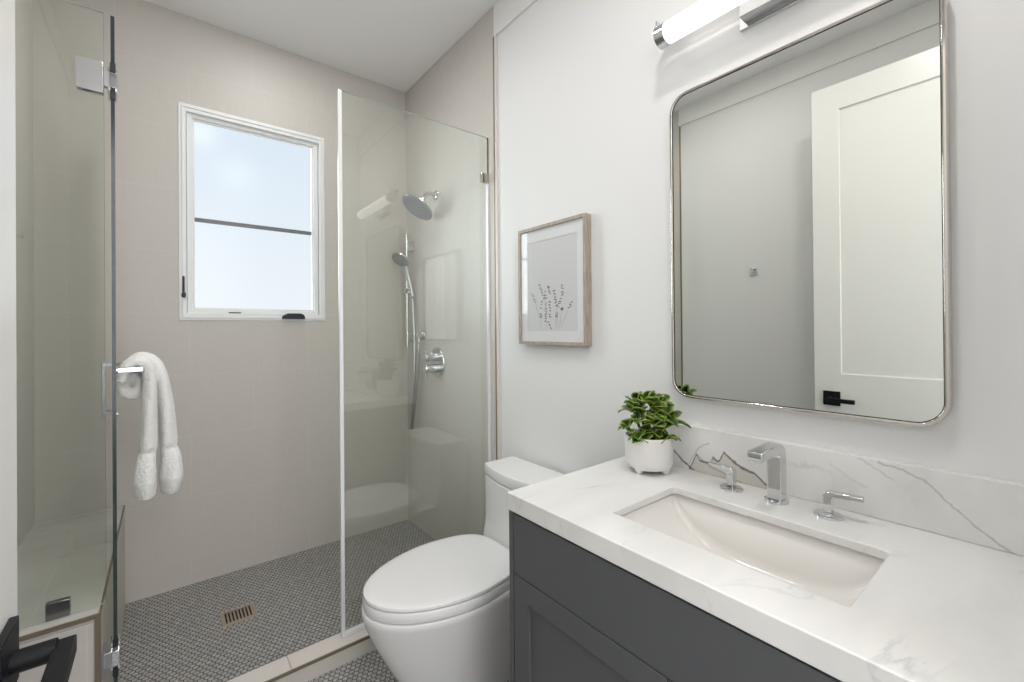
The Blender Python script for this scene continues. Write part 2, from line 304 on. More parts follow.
# ------------------------------------------------------------------ mesh helpers
class MB:
    def __init__(s): s.bm = bmesh.new()
    def box(s, x0, x1, y0, y1, z0, z1, rot=None, piv=None):
        v = [s.bm.verts.new((x, y, z)) for x in (x0, x1) for y in (y0, y1) for z in (z0, z1)]
        for f in ((0, 1, 3, 2), (4, 6, 7, 5), (0, 4, 5, 1), (2, 3, 7, 6), (0, 2, 6, 4), (1, 5, 7, 3)):
            s.bm.faces.new([v[i] for i in f])
        if rot is not None:
            pv = Vector(piv or ((x0 + x1) / 2, (y0 + y1) / 2, (z0 + z1) / 2))
            for q in v: q.co = pv + rot @ (q.co - pv)
        return s
    def rings(s, rs, closed=True, cap=True):      # rs: list of point lists
        V = [[s.bm.verts.new(p) for p in r] for r in rs]
        for a, b in zip(V, V[1:]):
            n = len(a)
            for i in range(n if closed else n - 1):
                j = (i + 1) % n; s.bm.faces.new((a[i], a[j], b[j], b[i]))
        if cap and closed:
            s.bm.faces.new(V[0][::-1]); s.bm.faces.new(V[-1])
        return s
    def tube(s, pts, r, n=16, squash=None, cap=True):
        pts = [Vector(p) for p in pts]; rr = r if isinstance(r, (list, tuple)) else [r] * len(pts)
        up = None; out = []
        for i, p in enumerate(pts):
            d = (pts[min(i + 1, len(pts) - 1)] - pts[max(i - 1, 0)]).normalized()
            if up is None:
                up = Vector((0, 0, 1)) if abs(d.z) < .9 else Vector((0, 1, 0))
            a = d.cross(up).normalized(); b = a.cross(d).normalized(); up = b
            q = squash or (1, 1)
            out.append([p + a * (math.cos(2 * math.pi * k / n) * rr[i] * q[0]) + b * (math.sin(2 * math.pi * k / n) * rr[i] * q[1]) for k in range(n)])
        return s.rings(out, cap=cap)
    def lathe(s, c, axis, prof, n=32):            # prof: (radius, height along axis)
        c = Vector(c); d = Vector(axis).normalized(); a = d.orthogonal().normalized(); b = d.cross(a)
        return s.rings([[c + d * h + a * (math.cos(2 * math.pi * k / n) * r) + b * (math.sin(2 * math.pi * k / n) * r) for k in range(n)] for r, h in prof])
    def prism(s, pts, off):                       # polygon of 3D points extruded by the vector off
        o = Vector(off); return s.rings([[Vector(p) for p in pts], [Vector(p) + o for p in pts]])
    def plate(s, outer, holes, off):              # outline with holes, extruded
        es = []
        for lp in [outer] + holes:
            vs = [s.bm.verts.new(p) for p in lp]
            es += [s.bm.edges.new((vs[i], vs[(i + 1) % len(vs)])) for i in range(len(vs))]
        g = bmesh.ops.triangle_fill(s.bm, use_beauty=True, use_dissolve=False, edges=es)
        fs = [f for f in g['geom'] if isinstance(f, bmesh.types.BMFace)]
        ex = bmesh.ops.extrude_face_region(s.bm, geom=fs)
        bmesh.ops.translate(s.bm, vec=Vector(off), verts=[v for v in ex['geom'] if isinstance(v, bmesh.types.BMVert)])
        return s
    def build(s, name, mat, parent=None, bevel=0.0, seg=2, smooth=None, sub=0, mats=None, ang=35):
        bmesh.ops.recalc_face_normals(s.bm, faces=s.bm.faces)
        me = bpy.data.meshes.new(name); s.bm.to_mesh(me); s.bm.free()
        for mm in (mats or [mat]): me.materials.append(mm)
        o = bpy.data.objects.new(name, me); COL.objects.link(o)
        if parent is not None:
            o.parent = parent; o.matrix_parent_inverse = Matrix.Translation(-parent.location)
        if smooth is None: smooth = bevel > 0 or sub > 0
        if bevel:
            b = o.modifiers.new('bevel', 'BEVEL'); b.width = bevel; b.segments = seg; b.limit_method = 'ANGLE'; b.angle_limit = R(ang); b.harden_normals = False
        if sub:
            b = o.modifiers.new('sub', 'SUBSURF'); b.levels = sub; b.render_levels = sub
        if smooth:
            for f in me.polygons: f.use_smooth = True
            if bevel or smooth == 'auto':
                try: me.set_sharp_from_angle(angle=R(40))
                except Exception: pass
        return o
def rrect(x0, x1, y0, y1, r, f, n=6):             # rounded rectangle, f maps (a, b) to 3D
    out = []
    for cx, cy, a0 in ((x1 - r, y1 - r, 0), (x0 + r, y1 - r, 90), (x0 + r, y0 + r, 180), (x1 - r, y0 + r, 270)):
        for k in range(n + 1):
            a = R(a0 + 90 * k / n); out.append(f(cx + r * math.cos(a), cy + r * math.sin(a)))
    return out
def tag(o, label=None, cat=None, group=None, kind=None):
    for k, v in (('label', label), ('category', cat), ('group', group), ('kind', kind)):
        if v: o[k] = v
    return o
def thing(name, label, cat, loc, group=None):
    o = bpy.data.objects.new(name, None); COL.objects.link(o); o.location = loc; o.empty_display_size = .05
    return tag(o, label, cat, group)
def struct(o): o['kind'] = 'structure'; return o
def bez(p0, p1, p2, p3, n=12):
    p0, p1, p2, p3 = map(Vector, (p0, p1, p2, p3))
    return [p0 * (1 - t) ** 3 + p1 * 3 * t * (1 - t) ** 2 + p2 * 3 * t * t * (1 - t) + p3 * t ** 3 for t in [i / n for i in range(n + 1)]]

# ------------------------------------------------------------------ room shell
struct(MB().box(XL - .1, W + .1, YF - 1.6, YG, -.1, 0).build('floor', M['hex']))
struct(MB().box(XL - .1, W + .1, YG, D + .1, -.1, ZS).build('shower_floor', M['hex']))
struct(MB().box(XL - .1, W + .1, YF - .12, D + .12, H, H + .1).build('ceiling', M['ceiling']))
struct(MB().box(XL - .12, XL, YF - .12, YT, 0, H).build('wall_left', M['paint']))
struct(MB().box(XL - .12, XL, YT, D + .12, 0, H).build('wall_shower_left', M['tile_y']))
struct(MB().box(W + .008, W + .12, YF - .12, YT, 0, H).build('wall_right', M['paint']))
struct(MB().box(W, W + .12, YT, D + .12, 0, H).build('wall_shower_right', M['tile_y']))
WX1, WX2, WZ1, WZ2 = .063, .815, 1.450, 2.6325
f = lambda a, b: (a, D, b)
struct(MB().plate([f(XL - .12, 0), f(W + .12, 0), f(W + .12, H), f(XL - .12, H)], [[f(WX1, WZ1), f(WX2, WZ1), f(WX2, WZ2), f(WX1, WZ2)]], (0, .12, 0)).build('wall_back', M['tile_x']))
# wall with the doorway the camera stands in
DX0, DX1, DH = -.13, .70, 2.70
f = lambda a, b: (a, YF, b)
struct(MB().plate([f(XL - .12, 0), f(DX0, 0), f(DX0, DH), f(DX1, DH), f(DX1, 0), f(W + .12, 0), f(W + .12, H), f(XL - .12, H)], [], (0, -.12, 0)).build('wall_front', M['paint']))
# hallway beyond the doorway
struct(MB().box(XL - .12, XL, YF - 1.7, YF - .12, 0, H).build('wall_hall_left', M['paint']))
struct(MB().box(W + .008, W + .12, YF - 1.7, YF - .12, 0, H).build('wall_hall_right', M['paint']))
struct(MB().box(XL - .12, W + .12, YF - 1.82, YF - 1.7, 0, H).build('wall_hall_end', M['paint']))
struct(MB().box(XL - .12, W + .12, YF - 1.82, YF - .12, 2.80, 2.9).build('ceiling_hall', M['ceiling']))
# flat crown boards along both painted walls
struct(MB().box(W - .004, W + .008, YF, YT, H - .170, H).build('trim_1', M['trimpaint'], bevel=.001))
struct(MB().box(XL, XL + .012, YF, YT, H - .137, H).build('trim_2', M['trimpaint'], bevel=.001))
# metal strips where the tile ends
struct(MB().box(W - .005, W + .012, YT - .001, YT + .007, .0, H - .170).build('trim_3', M['bronze']))
struct(MB().box(W - .003, W + .012, YT - .016, YT - .001, .0, H - .170).build('trim_4', M['curbstone']))
struct(MB().box(XL, XL + .004, YT - .010, YT + .001, .0, H - .137).build('trim_5', M['bronze']))
struct(MB().box(W - .006, W + .008, 1.005, YT - .018, 0, .12).build('baseboard_right', M['trimpaint'], bevel=.002))
struct(MB().box(XL, XL + .014, YF, YT - .012, 0, .12).build('baseboard_left', M['trimpaint'], bevel=.002))

# ------------------------------------------------------------------ window
win = struct(MB().plate([(WX1, D - .004, WZ1), (WX2, D - .004, WZ1), (WX2, D - .004, WZ2), (WX1, D - .004, WZ2)],
    [[(WX1 + .034, D - .004, WZ1 + .042), (WX2 - .034, D - .004, WZ1 + .042), (WX2 - .034, D - .004, WZ2 - .042), (WX1 + .034, D - .004, WZ2 - .042)]], (0, .10, 0)).build('window_1', M['winpaint'], bevel=.003))
def fr(a, b, y0, y1, name, mat, bv):
    return MB().plate([(WX1 + a, y0, WZ1 + a), (WX2 - a, y0, WZ1 + a), (WX2 - a, y0, WZ2 - a), (WX1 + a, y0, WZ2 - a)],
        [[(WX1 + b, y0, WZ1 + b), (WX2 - b, y0, WZ1 + b), (WX2 - b, y0, WZ2 - b), (WX1 + b, y0, WZ2 - b)]], (0, y1 - y0, 0)).build(name, mat, win, bevel=bv)
fr(.036, .062, D + .016, D + .06, 'window_sash', M['winpaint'], .003)
fr(.014, .022, D - .009, D - .003, 'window_bead', M['winpaint'], .001)
fr(.060, .072, D + .028, D + .045, 'glazing_bead', M['winpaint'], .002)
MB().box(WX1 + .061, WX2 - .061, D + .034, D + .038, WZ1 + .061, WZ2 - .061).build('pane', M['pane'], win)
MB().box(WX1 + .071, WX2 - .071, D + .040, D + .058, 2.004, 2.026).build('glazing_bar', simple('grey_bar', (.16, .17, .18), .5), win, bevel=.002)
# crank handle (folded)
mb = MB(); mb.prism([(.560, D - .006, WZ1 + .012), (.690, D - .006, WZ1 + .012), (.684, D - .006, WZ1 + .036), (.668, D - .006, WZ1 + .046), (.592, D - .006, WZ1 + .046), (.564, D - .006, WZ1 + .032)], (0, -.022, 0))
mb.build('crank_handle', M['blackplastic'], win, bevel=.004)
mb = MB(); mb.box(.078, .088, D - .018, D - .004, 1.585, 1.69); mb.box(.075, .093, D - .024, D - .004, 1.575, 1.600); mb.build('window_latch', M['blackplastic'], win, bevel=.003)
MB().box(.29, .35, D + .005, D + .016, WZ1 + .0425, WZ1 + .0485).build('screen_clip', M['gap'], win)

# ------------------------------------------------------------------ room door (opened against the left wall)
DXF = -.154
door = struct(MB().plate([(DXF, .04, .012), (DXF, .868, .012), (DXF, .868, 2.715), (DXF, .04, 2.715)],
    [[(DXF, .15, 1.13), (DXF, .742, 1.13), (DXF, .742, 2.575), (DXF, .15, 2.575)], [(DXF, .15, .26), (DXF, .742, .26), (DXF, .742, .88), (DXF, .15, .88)]], (-.040, 0, 0)).build('door_1', M['doorpaint'], bevel=.0015))
MB().box(DXF - .030, DXF - .010, .148, .744, 1.128, 2.577).build('upper_panel', M['doorpaint'], door)
MB().box(DXF - .030, DXF - .010, .148, .744, .258, .882).build('lower_panel', M['doorpaint'], door)
LZ, LY = .994, .786
mb = MB(); mb.box(DXF, DXF + .009, LY - .039, LY + .039, LZ - .039, LZ + .039)
rose = mb.build('handle_plate', M['black'], door, bevel=.0012)
mb = MB(); mb.lathe((DXF + .008, LY, LZ), (1, 0, 0), [(.013, 0), (.013, .040)], 24)
mb.box(DXF + .044, DXF + .064, LY - .114, LY + .011, LZ - .016, LZ + .006)
mb.build('lever', M['black'], door, bevel=.0012)
MB().box(DXF - .028, DXF - .012, .867, .8695, LZ - .05, LZ + .05).build('latch_plate', M['black'], door)
# door casing of the doorway
mb = MB(); mb.box(DX0 - .07, DX0, YF - .002, YF + .012, 0, DH + .07); mb.box(DX1, DX1 + .03, YF - .002, YF + .012, 0, DH + .07); mb.box(DX0, DX1, YF - .002, YF + .012, DH, DH + .07)
struct(mb.build('trim_6', M['trimpaint']))

# ------------------------------------------------------------------ shower curb and bench
CB0, CB1, CZ = 1.864, 1.962, .072
cu = thing('shower_curb', 'low tiled curb with cream top running under the shower opening', 'curb', (.6, 1.91, 0))
MB().box(-.154, W, CB0 + .003, CB1, 0, CZ - .012).build('curb_body', M['tile_x'], cu)
mb = MB(); mb.box(-.154, .382, CB0 + .007, CB1 + .002, CZ - .012, CZ); mb.box(.384, .98, CB0 + .007, CB1 + .002, CZ - .012, CZ); mb.box(.982, W, CB0 + .007, CB1 + .002, CZ - .012, CZ)
mb.build('curb_top', M['curbstone'], cu)
MB().box(-.154, W, CB0 - .001, CB0 + .007, CZ - .009, CZ + .001).build('edge_trim', M['bronze'], cu)

BX, BZ = -.160, .513
be = thing('shower_bench', 'built-in tiled shower bench with pale stone seat at the left', 'bench', (-.31, 2.4, 0))
MB().box(XL + .001, BX, 1.873, D - .001, 0, BZ - .022).build('bench_base', M['tile_x'], be)
MB().box(XL + .001, BX - .002, 1.876, D - .001, BZ - .022, BZ).build('bench_seat', M['benchstone'], be)
mb = MB(); mb.box(XL + .001, BX + .002, 1.866, 1.876, BZ - .010, BZ + .001); mb.box(BX - .004, BX + .002, 1.876, D - .001, BZ - .006, BZ + .001)
mb.box(BX - .012, BX + .002, 1.866, 1.876, 0, BZ - .010)
mb.build('edge_trim', M['bronze'], be)

# floor drain
dr = thing('floor_drain', 'small square metal shower floor drain with slotted cover', 'drain', (.273, 2.49, ZS))
f = lambda a, b: (a, b, ZS + .001)
mb = MB(); sl = []
dx0, dx1, dy0, dy1 = .205, .345, 2.425, 2.555
for k in range(8):
    x = dx0 + .017 + k * .0142; sl.append([(x, dy0 + .022, ZS + .001), (x + .0075, dy0 + .022, ZS + .001), (x + .0075, dy1 - .016, ZS + .001), (x, dy1 - .016, ZS + .001)])
mb.plate([(dx0, dy0, ZS + .001), (dx1, dy0, ZS + .001), (dx1, dy1, ZS + .001), (dx0, dy1, ZS + .001)], sl, (0, 0, .003)); mb.build('drain_cover', M['drain'], dr)
MB().box(dx0 + .006, dx1 - .006, dy0 + .006, dy1 - .006, ZS, ZS + .0012).build('drain_well', M['gap'], dr)

# ------------------------------------------------------------------ glass
def slab_glass(name, c, ux, L_, th, z0, z1, parent, notch=None):
    """vertical sheet: starts at c, runs along ux for L_, thickness th to its right"""
    ux = Vector(ux).normalized(); n = Vector((ux.y, -ux.x, 0)) * (th / 2); c = Vector(c)
    bm = bmesh.new(); V = {}
    for i, u in enumerate((0, L_)):
        for j, s in enumerate((-1, 1)):
            for k, z in enumerate((z0, z1)):
                q = c + ux * u + n * s; V[i, j, k] = bm.verts.new((q.x, q.y, z))
    def F(a, mi):
        fc = bm.faces.new([V[q] for q in a]); fc.material_index = mi
    F([(0, 0, 0), (1, 0, 0), (1, 0, 1), (0, 0, 1)], 0); F([(0, 1, 0), (0, 1, 1), (1, 1, 1), (1, 1, 0)], 0)
    F([(0, 0, 0), (0, 0, 1), (0, 1, 1), (0, 1, 0)], 1); F([(1, 0, 0), (1, 1, 0), (1, 1, 1), (1, 0, 1)], 1)
    F([(0, 0, 1), (1, 0, 1), (1, 1, 1), (0, 1, 1)], 2); F([(0, 0, 0), (0, 1, 0), (1, 1, 0), (1, 0, 0)], 2)
    bmesh.ops.recalc_face_normals(bm, faces=bm.faces)
    me = bpy.data.meshes.new(name); bm.to_mesh(me); bm.free()
    for q in ('glass', 'glassedge', 'glassrim'): me.materials.append(M[q])
    o = bpy.data.objects.new(name, me); COL.objects.link(o); o.parent = parent; o.matrix_parent_inverse = Matrix.Translation(-parent.location)
    return o
M['glassrim'] = simple('glass_top_edge', (0.60, 0.63, 0.61), 0.15)
GZ = 2.4276
gl = thing('glass_panel', 'narrow fixed glass panel standing on the shower bench', 'glass panel', (-.31, YG, BZ))
slab_glass('glass', (XL + .002, YG, 0), (1, 0, 0), -.150 - XL - .002, .010, BZ + .002, GZ, gl)
MB().box(-.285, -.232, YG - .011, YG + .011, BZ + .001, BZ + .052).build('glass_clamp', M['darkchrome'], gl, bevel=.0015)

gr = thing('glass_panel', 'wide fixed glass panel between shower opening and right wall', 'glass panel', (.99, YG, CZ))
slab_glass('glass', (.602, YG, 0), (1, 0, 0), W - .003 - .602, .010, CZ + .003, GZ, gr)
MB().box(.588, .604, YG - .007, YG + .007, CZ + .002, GZ).build('edge_seal', M['seal'], gr, bevel=.002)
MB().box(.590, .700, YG - .011, YG + .009, CZ, CZ + .020).build('bottom_channel', M['seal'], gr, bevel=.002)
MB().box(W - .047, W, YG - .010, YG + .010, 2.178, 2.228).build('wall_clip', M['nickel'], gr, bevel=.0015)
MB().box(W - .040, W, YG - .012, YG + .010, .276, .324).build('wall_clip', M['gasket'], gr, bevel=.0015)
MB().box(W - .010, W, YG - .008, YG + .008, CZ, 2.178).build('wall_seal', M['seal'], gr)

dp = Vector((-.1285, YG, 0)); dd = Vector((-.0455, .715, 0)); dl = dd.length; du = dd.normalized(); dn = Vector((du.y, -du.x, 0))
gd = thing('glass_door', 'frameless glass shower door swung inward, seen edge-on', 'shower door', (dp.x, dp.y, ZS))
slab_glass('glass', dp, du, dl, .010, .095, GZ, gd)
def dpt(u, s, z): q = dp + du * u + dn * s; return Vector((q.x, q.y, z))
rotd = Matrix.Rotation(math.atan2(du.y, du.x), 3, 'Z')
def dbox(mb, u0, u1, s0, s1, z0, z1):
    v = [mb.bm.verts.new(dpt(u, s, z)) for u in (u0, u1) for s in (s0, s1) for z in (z0, z1)]
    for f_ in ((0, 1, 3, 2), (4, 6, 7, 5), (0, 4, 5, 1), (2, 3, 7, 6), (0, 2, 6, 4), (1, 5, 7, 3)): mb.bm.faces.new([v[i] for i in f_])
for hz, plate in ((2.212, True), (.330, False)):
    mb = MB(); dbox(mb, .0, .055, -.012, -.005, hz - .045, hz + .045); dbox(mb, .0, .055, .005, .012, hz - .045, hz + .045)
    dbox(mb, -.012, .004, -.010, .010, hz - .025, hz + .025)
    h = mb.build('hinge', M['chrome'], gd, bevel=.0015)
    mb = MB(); dbox(mb, -.004, .0, -.007, .007, hz - .060, hz - .032); dbox(mb, -.004, .0, -.007, .007, hz + .032, hz + .060); mb.build('hinge_gasket', M['gasket'], h)
    mb = MB()
    if plate:
        mb.box(-.214, -.150, YG - .013, YG - .005, hz - .050, hz + .050); mb.box(-.214, -.150, YG + .005, YG + .013, hz - .050, hz + .050)
        mb.box(-.150, -.134, YG - .010, YG + .010, hz - .025, hz + .025)
    else:
        mb.box(BX, BX + .006, YG - .030, YG + .030, hz - .045, hz + .045); mb.box(BX, -.132, YG - .010, YG + .010, hz - .025, hz + .025)
    mb.build('hinge_plate', M['steel'], h, bevel=.0015)
# pull handle on the far side of the sheet, towel bar on the near side
HU = .655; HZ0, HZ1 = 1.030, 1.246
mb = MB(); dbox(mb, HU - .008, HU + .008, -.042, -.030, HZ0 - .012, HZ1 + .012)
dbox(mb, HU - .008, HU + .008, -.032, -.005, HZ0 + .004, HZ0 + .020); dbox(mb, HU - .008, HU + .008, -.032, -.005, HZ1 - .006, HZ1 + .010)
mb.build('pull_handle', M['darkchrome'], gd, bevel=.001)
mb = MB(); mb.lathe(dpt(HU, .005, HZ0), dn, [(.011, 0), (.011, .006)], 20); wsh = mb.build('washer', M['steel'], gd, smooth='auto')
TZ = 1.250; BU0 = .215
mb = MB(); dbox(mb, BU0, HU + .012, .066, .080, TZ - .008, TZ + .008)
dbox(mb, BU0, BU0 + .014, .005, .068, TZ - .008, TZ + .008); dbox(mb, HU - .004, HU + .012, .005, .068, TZ - .008, TZ + .008)
tb = mb.build('towel_bar', M['chrome'], gd, bevel=.001)
mb = MB(); mb.lathe(dpt(BU0 + .007, .005, TZ), dn, [(.013, 0), (.013, .005)], 20); mb.build('mounting_disc', M['chrome'], tb, smooth='auto')

# ------------------------------------------------------------------ towel: folded lengthwise, hung over the bar
def towel():
    mb = MB(); rnd = random.Random(3)
    def P(s, z, u): return dpt(u, s, z)
    def strand(path, rad, u, sq=1.0, n=20):
        pts = [P(s, z, u + du_) for s, z, du_ in path]
        # resample smoothly
        res = []; rr = []
        for i in range(len(pts) - 1):
            p0 = pts[max(i - 1, 0)]; p1 = pts[i]; p2 = pts[i + 1]; p3 = pts[min(i + 2, len(pts) - 1)]
            for k in range(5):
                t_ = k / 5; q = .5 * ((2 * p1) + (p2 - p0) * t_ + (2 * p0 - 5 * p1 + 4 * p2 - p3) * t_ ** 2 + (3 * p1 - p0 - 3 * p2 + p3) * t_ ** 3)
                res.append(q); rr.append(rad[i] * (1 - t_) + rad[i + 1] * t_)
        res.append(pts[-1]); rr.append(rad[-1])
        out = []; up = du.copy()
        for i, p_ in enumerate(res):
            d = (res[min(i + 1, len(res) - 1)] - res[max(i - 1, 0)]).normalized()
            a = d.cross(up).normalized(); b = up - d * up.dot(d); b.normalize()
            ring = []
            for k in range(n):
                an = 2 * math.pi * k / n
                w_ = 1 + .07 * math.sin(3 * an + i * .25) + .05 * noise.noise(p_ * 30 + Vector((k, 0, 0)) * .4)
                ring.append(p_ + a * (math.cos(an) * rr[i] * w_) + b * (math.sin(an) * rr[i] * w_ * 1.7 * sq))
            out.append(ring)
        cap0 = sum(out[0], Vector()) / n; cap1 = sum(out[-1], Vector()) / n
        mb.rings([[cap0 + (q - cap0) * .5 for q in out[0]]] + out + [[cap1 + (q - cap1) * .6 for q in out[-1]]])
    # front strand: over the bar, down the front, then the fluffy border end
    strand([(.020, 1.20, 0), (.036, 1.258, 0), (.068, 1.278, 0), (.096, 1.252, 0), (.103, 1.20, 0), (.100, 1.08, 0), (.096, .950, 0), (.095, .925, 0), (.090, .89, 0), (.087, .81, 0), (.088, .750, 0)],
           [.016, .019, .021, .021, .022, .025, .027, .024, .030, .037, .031], .285)
    strand([(.030, 1.20, 0), (.045, 1.262, 0), (.080, 1.288, 0), (.120, 1.264, 0), (.141, 1.20, 0), (.156, 1.08, 0), (.162, .945, 0), (.162, .920, 0), (.170, .88, 0), (.173, .80, 0), (.168, .735, 0)],
           [.016, .019, .022, .023, .025, .027, .029, .026, .033, .040, .030], .345)
    strand([(.028, 1.245, 0), (.020, 1.20, 0), (.036, 1.150, 0), (.066, 1.150, 0), (.076, 1.195, 0), (.054, 1.222, 0), (.040, 1.195, 0)], [.019, .021, .022, .022, .020, .018, .012], .36, .9)
    o = mb.build('hand_towel', M['terry'], smooth=True)
    rm = o.modifiers.new('remesh', 'REMESH'); rm.mode = 'VOXEL'; rm.voxel_size = .0035; rm.use_smooth_shade = True
    sm = o.modifiers.new('smooth', 'SMOOTH'); sm.iterations = 3; sm.factor = .5
    tx = bpy.data.textures.new('terry_noise', 'CLOUDS'); tx.noise_scale = .007
    d = o.modifiers.new('fluff', 'DISPLACE'); d.texture = tx; d.strength = .006; d.mid_level = .5; d.texture_coords = 'GLOBAL'
    return tag(o, 'white terry towel hung over the bar on the glass shower door', 'towel')
towel()

# ------------------------------------------------------------------ rain shower head
sh = thing('rain_shower', 'round chrome shower head on a bent arm high on the wall', 'shower head', (W, 2.51, 2.255))
mb = MB(); mb.lathe((W, 2.51, 2.258), (-1, 0, 0), [(.031, 0), (.031, .004), (.024, .010), (.013, .012)], 28); mb.build('wall_flange', M['chrome'], sh, smooth='auto')
arm = [Vector((W, 2.51, 2.258)), Vector((W - .03, 2.508, 2.262))] + bez((W - .03, 2.508, 2.262), (W - .065, 2.505, 2.264), (W - .088, 2.503, 2.245), (W - .098, 2.50, 2.205), 8)[1:]
mb = MB(); mb.tube(arm, .0125, 14); mb.build('shower_arm', M['chrome'], sh, smooth='auto')
hn = Vector((-.72, -.03, -1)).normalized(); hc = Vector((1.242, 2.50, 2.156))
mb = MB(); mb.lathe(hc - hn * .030, hn, [(.014, -.022), (.022, -.010), (.030, .0), (.066, .008), (.104, .018), (.110, .026), (.107, .034)], 48); mb.build('head_body', M['chrome'], sh, smooth='auto')
mb = MB(); mb.lathe(hc + hn * .003, hn, [(.102, 0), (.102, .0035), (.096, .0045)], 48); face = mb.build('spray_face', M['nozzle'], sh, smooth='auto')
mb = MB(); a_ = hn.orthogonal().normalized(); b_ = hn.cross(a_)
for ring, cnt in ((.020, 6), (.040, 12), (.060, 18), (.080, 24)):
    for k in range(cnt):
        an = 2 * math.pi * k / cnt; q = hc + hn * .0070 + a_ * (math.cos(an) * ring) + b_ * (math.sin(an) * ring); mb.lathe(q, hn, [(.0032, 0), (.0026, .003)], 6)
mb.build('spray_nozzles', M['gasket'], face)['kind'] = 'stuff'

# ------------------------------------------------------------------ hand shower on a slide rail
SY = 2.85; SX = 1.332
hs = thing('hand_shower', 'slim chrome hand shower on a vertical slide rail with hose', 'hand shower', (W, SY, 1.3))
mb = MB(); mb.tube([(SX, SY, 1.275), (SX, SY, 2.065)], .0115, 16); mb.build('slide_rail', M['chrome'], hs, smooth='auto')
for z in (1.335, 1.975):
    mb = MB(); mb.box(SX - .004, W - .0005, SY - .014, SY + .014, z - .032, z + .032); mb.build('rail_bracket', M['steel'], hs, bevel=.004)
mb = MB(); mb.box(SX - .018, SX + .018, SY - .020, SY + .018, 1.640, 1.680); mb.tube([(SX - .015, SY - .01, 1.660), (SX - .040, SY - .03, 1.660)], .017, 16); mb.tube([(SX + .01, SY - .015, 1.660), (SX + .024, SY - .035, 1.650)], .017, 16); mb.build('slider', M['chrome'], hs, bevel=.002)
h0 = Vector((SX + .024, SY - .035, 1.622)); h1 = Vector((SX - .022, SY - .03, 1.832))
mb = MB(); mb.tube(bez(h0, h0 + Vector((-.004, -.002, .07)), h1 + Vector((.012, .004, -.06)), h1, 10), [.012, .013, .0135, .014, .014, .014, .014, .0145, .015, .016, .019], 16); mb.build('handle', M['steel'], hs, smooth='auto')
kn = Vector((-.78, -.30, -1)).normalized(); kc = Vector((1.276, 2.825, 1.876))
mb = MB(); mb.lathe(kc - kn * .020, kn, [(.014, -.006), (.040, .002), (.060, .012), (.066, .022), (.064, .028)], 40); hh = mb.build('spray_head', M['chrome'], hs, smooth='auto')
mb = MB(); mb.lathe(kc + kn * .0075, kn, [(.060, 0), (.058, .003)], 40); mb.build('spray_face', M['nozzle'], hh, smooth='auto')
ey, ez = 2.70, 1.352
mb = MB(); mb.lathe((W - .0005, ey, ez), (-1, 0, 0), [(.033, 0), (.033, .008), (.028, .016), (.018, .020), (.018, .048)], 28)
mb.lathe((W - .036, ey, ez + .014), (0, 0, -1), [(.013, 0), (.013, .062)], 16); mb.build('hose_outlet', M['chrome'], hs, smooth='auto')
path = bez(h0, (1.358, 2.80, 1.50), (1.340, 2.750, 1.30), (1.336, 2.750, 1.10), 14) + bez((1.336, 2.750, 1.10), (1.334, 2.752, .95), (1.333, 2.79, .76), (1.332, 2.797, .72), 10)[1:] + bez((1.332, 2.797, .72), (1.331, 2.800, .695), (1.334, 2.785, .70), (1.336, 2.780, .76), 6)[1:] + bez((1.336, 2.780, .76), (1.342, 2.735, .98), (W - .036, ey + .004, 1.12), (W - .036, ey, ez - .046), 14)[1:]
mb = MB(); mb.tube(path, .0092, 10); mb.build('hose', M['hose'], hs, smooth=True)

# valve
va = thing('shower_valve', 'round chrome shower valve plate with two stacked lever knobs', 'shower valve', (W, 2.507, 1.178))
vc = Vector((W - .0005, 2.507, 1.178))
mb = MB(); mb.lathe(vc, (-1, 0, 0), [(.097, 0), (.097, .006), (.092, .012)], 48)
mb.build('valve_plate', M['chrome'], va, smooth='auto')
for z, s_ in ((.036, 1), (-.038, -1)):
    mb = MB(); mb.lathe(vc + Vector((-.008, 0, z)), (-1, 0, 0), [(.030, 0), (.030, .040), (.026, .044), (.026, .082), (.024, .085)], 28)
    k_ = mb.build('valve_knob', M['chrome'], va, smooth='auto')
    mb = MB(); mb.box(W - .086, W - .074, 2.502, 2.512, 1.178 + z + (.0 if s_ > 0 else -.062), 1.178 + z + (.040 if s_ > 0 else 0)); mb.build('lever', M['chrome'], k_, bevel=.002)

# ------------------------------------------------------------------ toilet
TY = 1.496; TXB = W - .012
to = thing('toilet', 'white one-piece skirted toilet with closed lid beside the vanity', 'toilet', (.95, TY, 0))
def lid_outline(z, grow=0.0, n=64, xf=.537, xb=1.128):
    out = []; cx = xf + .36
    for k in range(n):
        a = 2 * math.pi * k / n; c, s_ = math.cos(a), math.sin(a)
        if c < 0:   # front: ellipse
            x = cx + (cx - xf + grow) * c; y = (.220 + grow) * s_
        else:       # back: squarer
            e = 2 / 3.6; x = cx + (xb - cx + grow) * abs(c) ** e; y = (.220 + grow) * math.copysign(abs(s_) ** e, s_) * (1 - .13 * abs(c) ** e)
        out.append(Vector((x, TY + y, z)))
    return out
mb = MB(); mb.rings([lid_outline(.4535, -.004), lid_outline(.4545, -.001), lid_outline(.461, 0), lid_outline(.4655, -.002), lid_outline(.4680, -.009), lid_outline(.4690, -.03), lid_outline(.4694, -.09)]); mb.build('toilet_lid', M['seatplastic'], to, smooth='auto')
mb = MB(); mb.rings([lid_outline(.4135, -.006), lid_outline(.4150, -.002), lid_outline(.425, .0005), lid_outline(.444, .001), lid_outline(.4495, -.002), lid_outline(.4505, -.006)]); mb.build('toilet_seat', M['seatplastic'], to, smooth='auto')
mb = MB()
for s_ in (-1, 1):
    mb = MB(); mb.lathe((1.085, TY + s_ * .10, .410), (0, 0, 1), [(.022, 0), (.022, .040), (.018, .042)], 20)
    mb.build('seat_hinge', M['seatplastic'], to, smooth='auto')
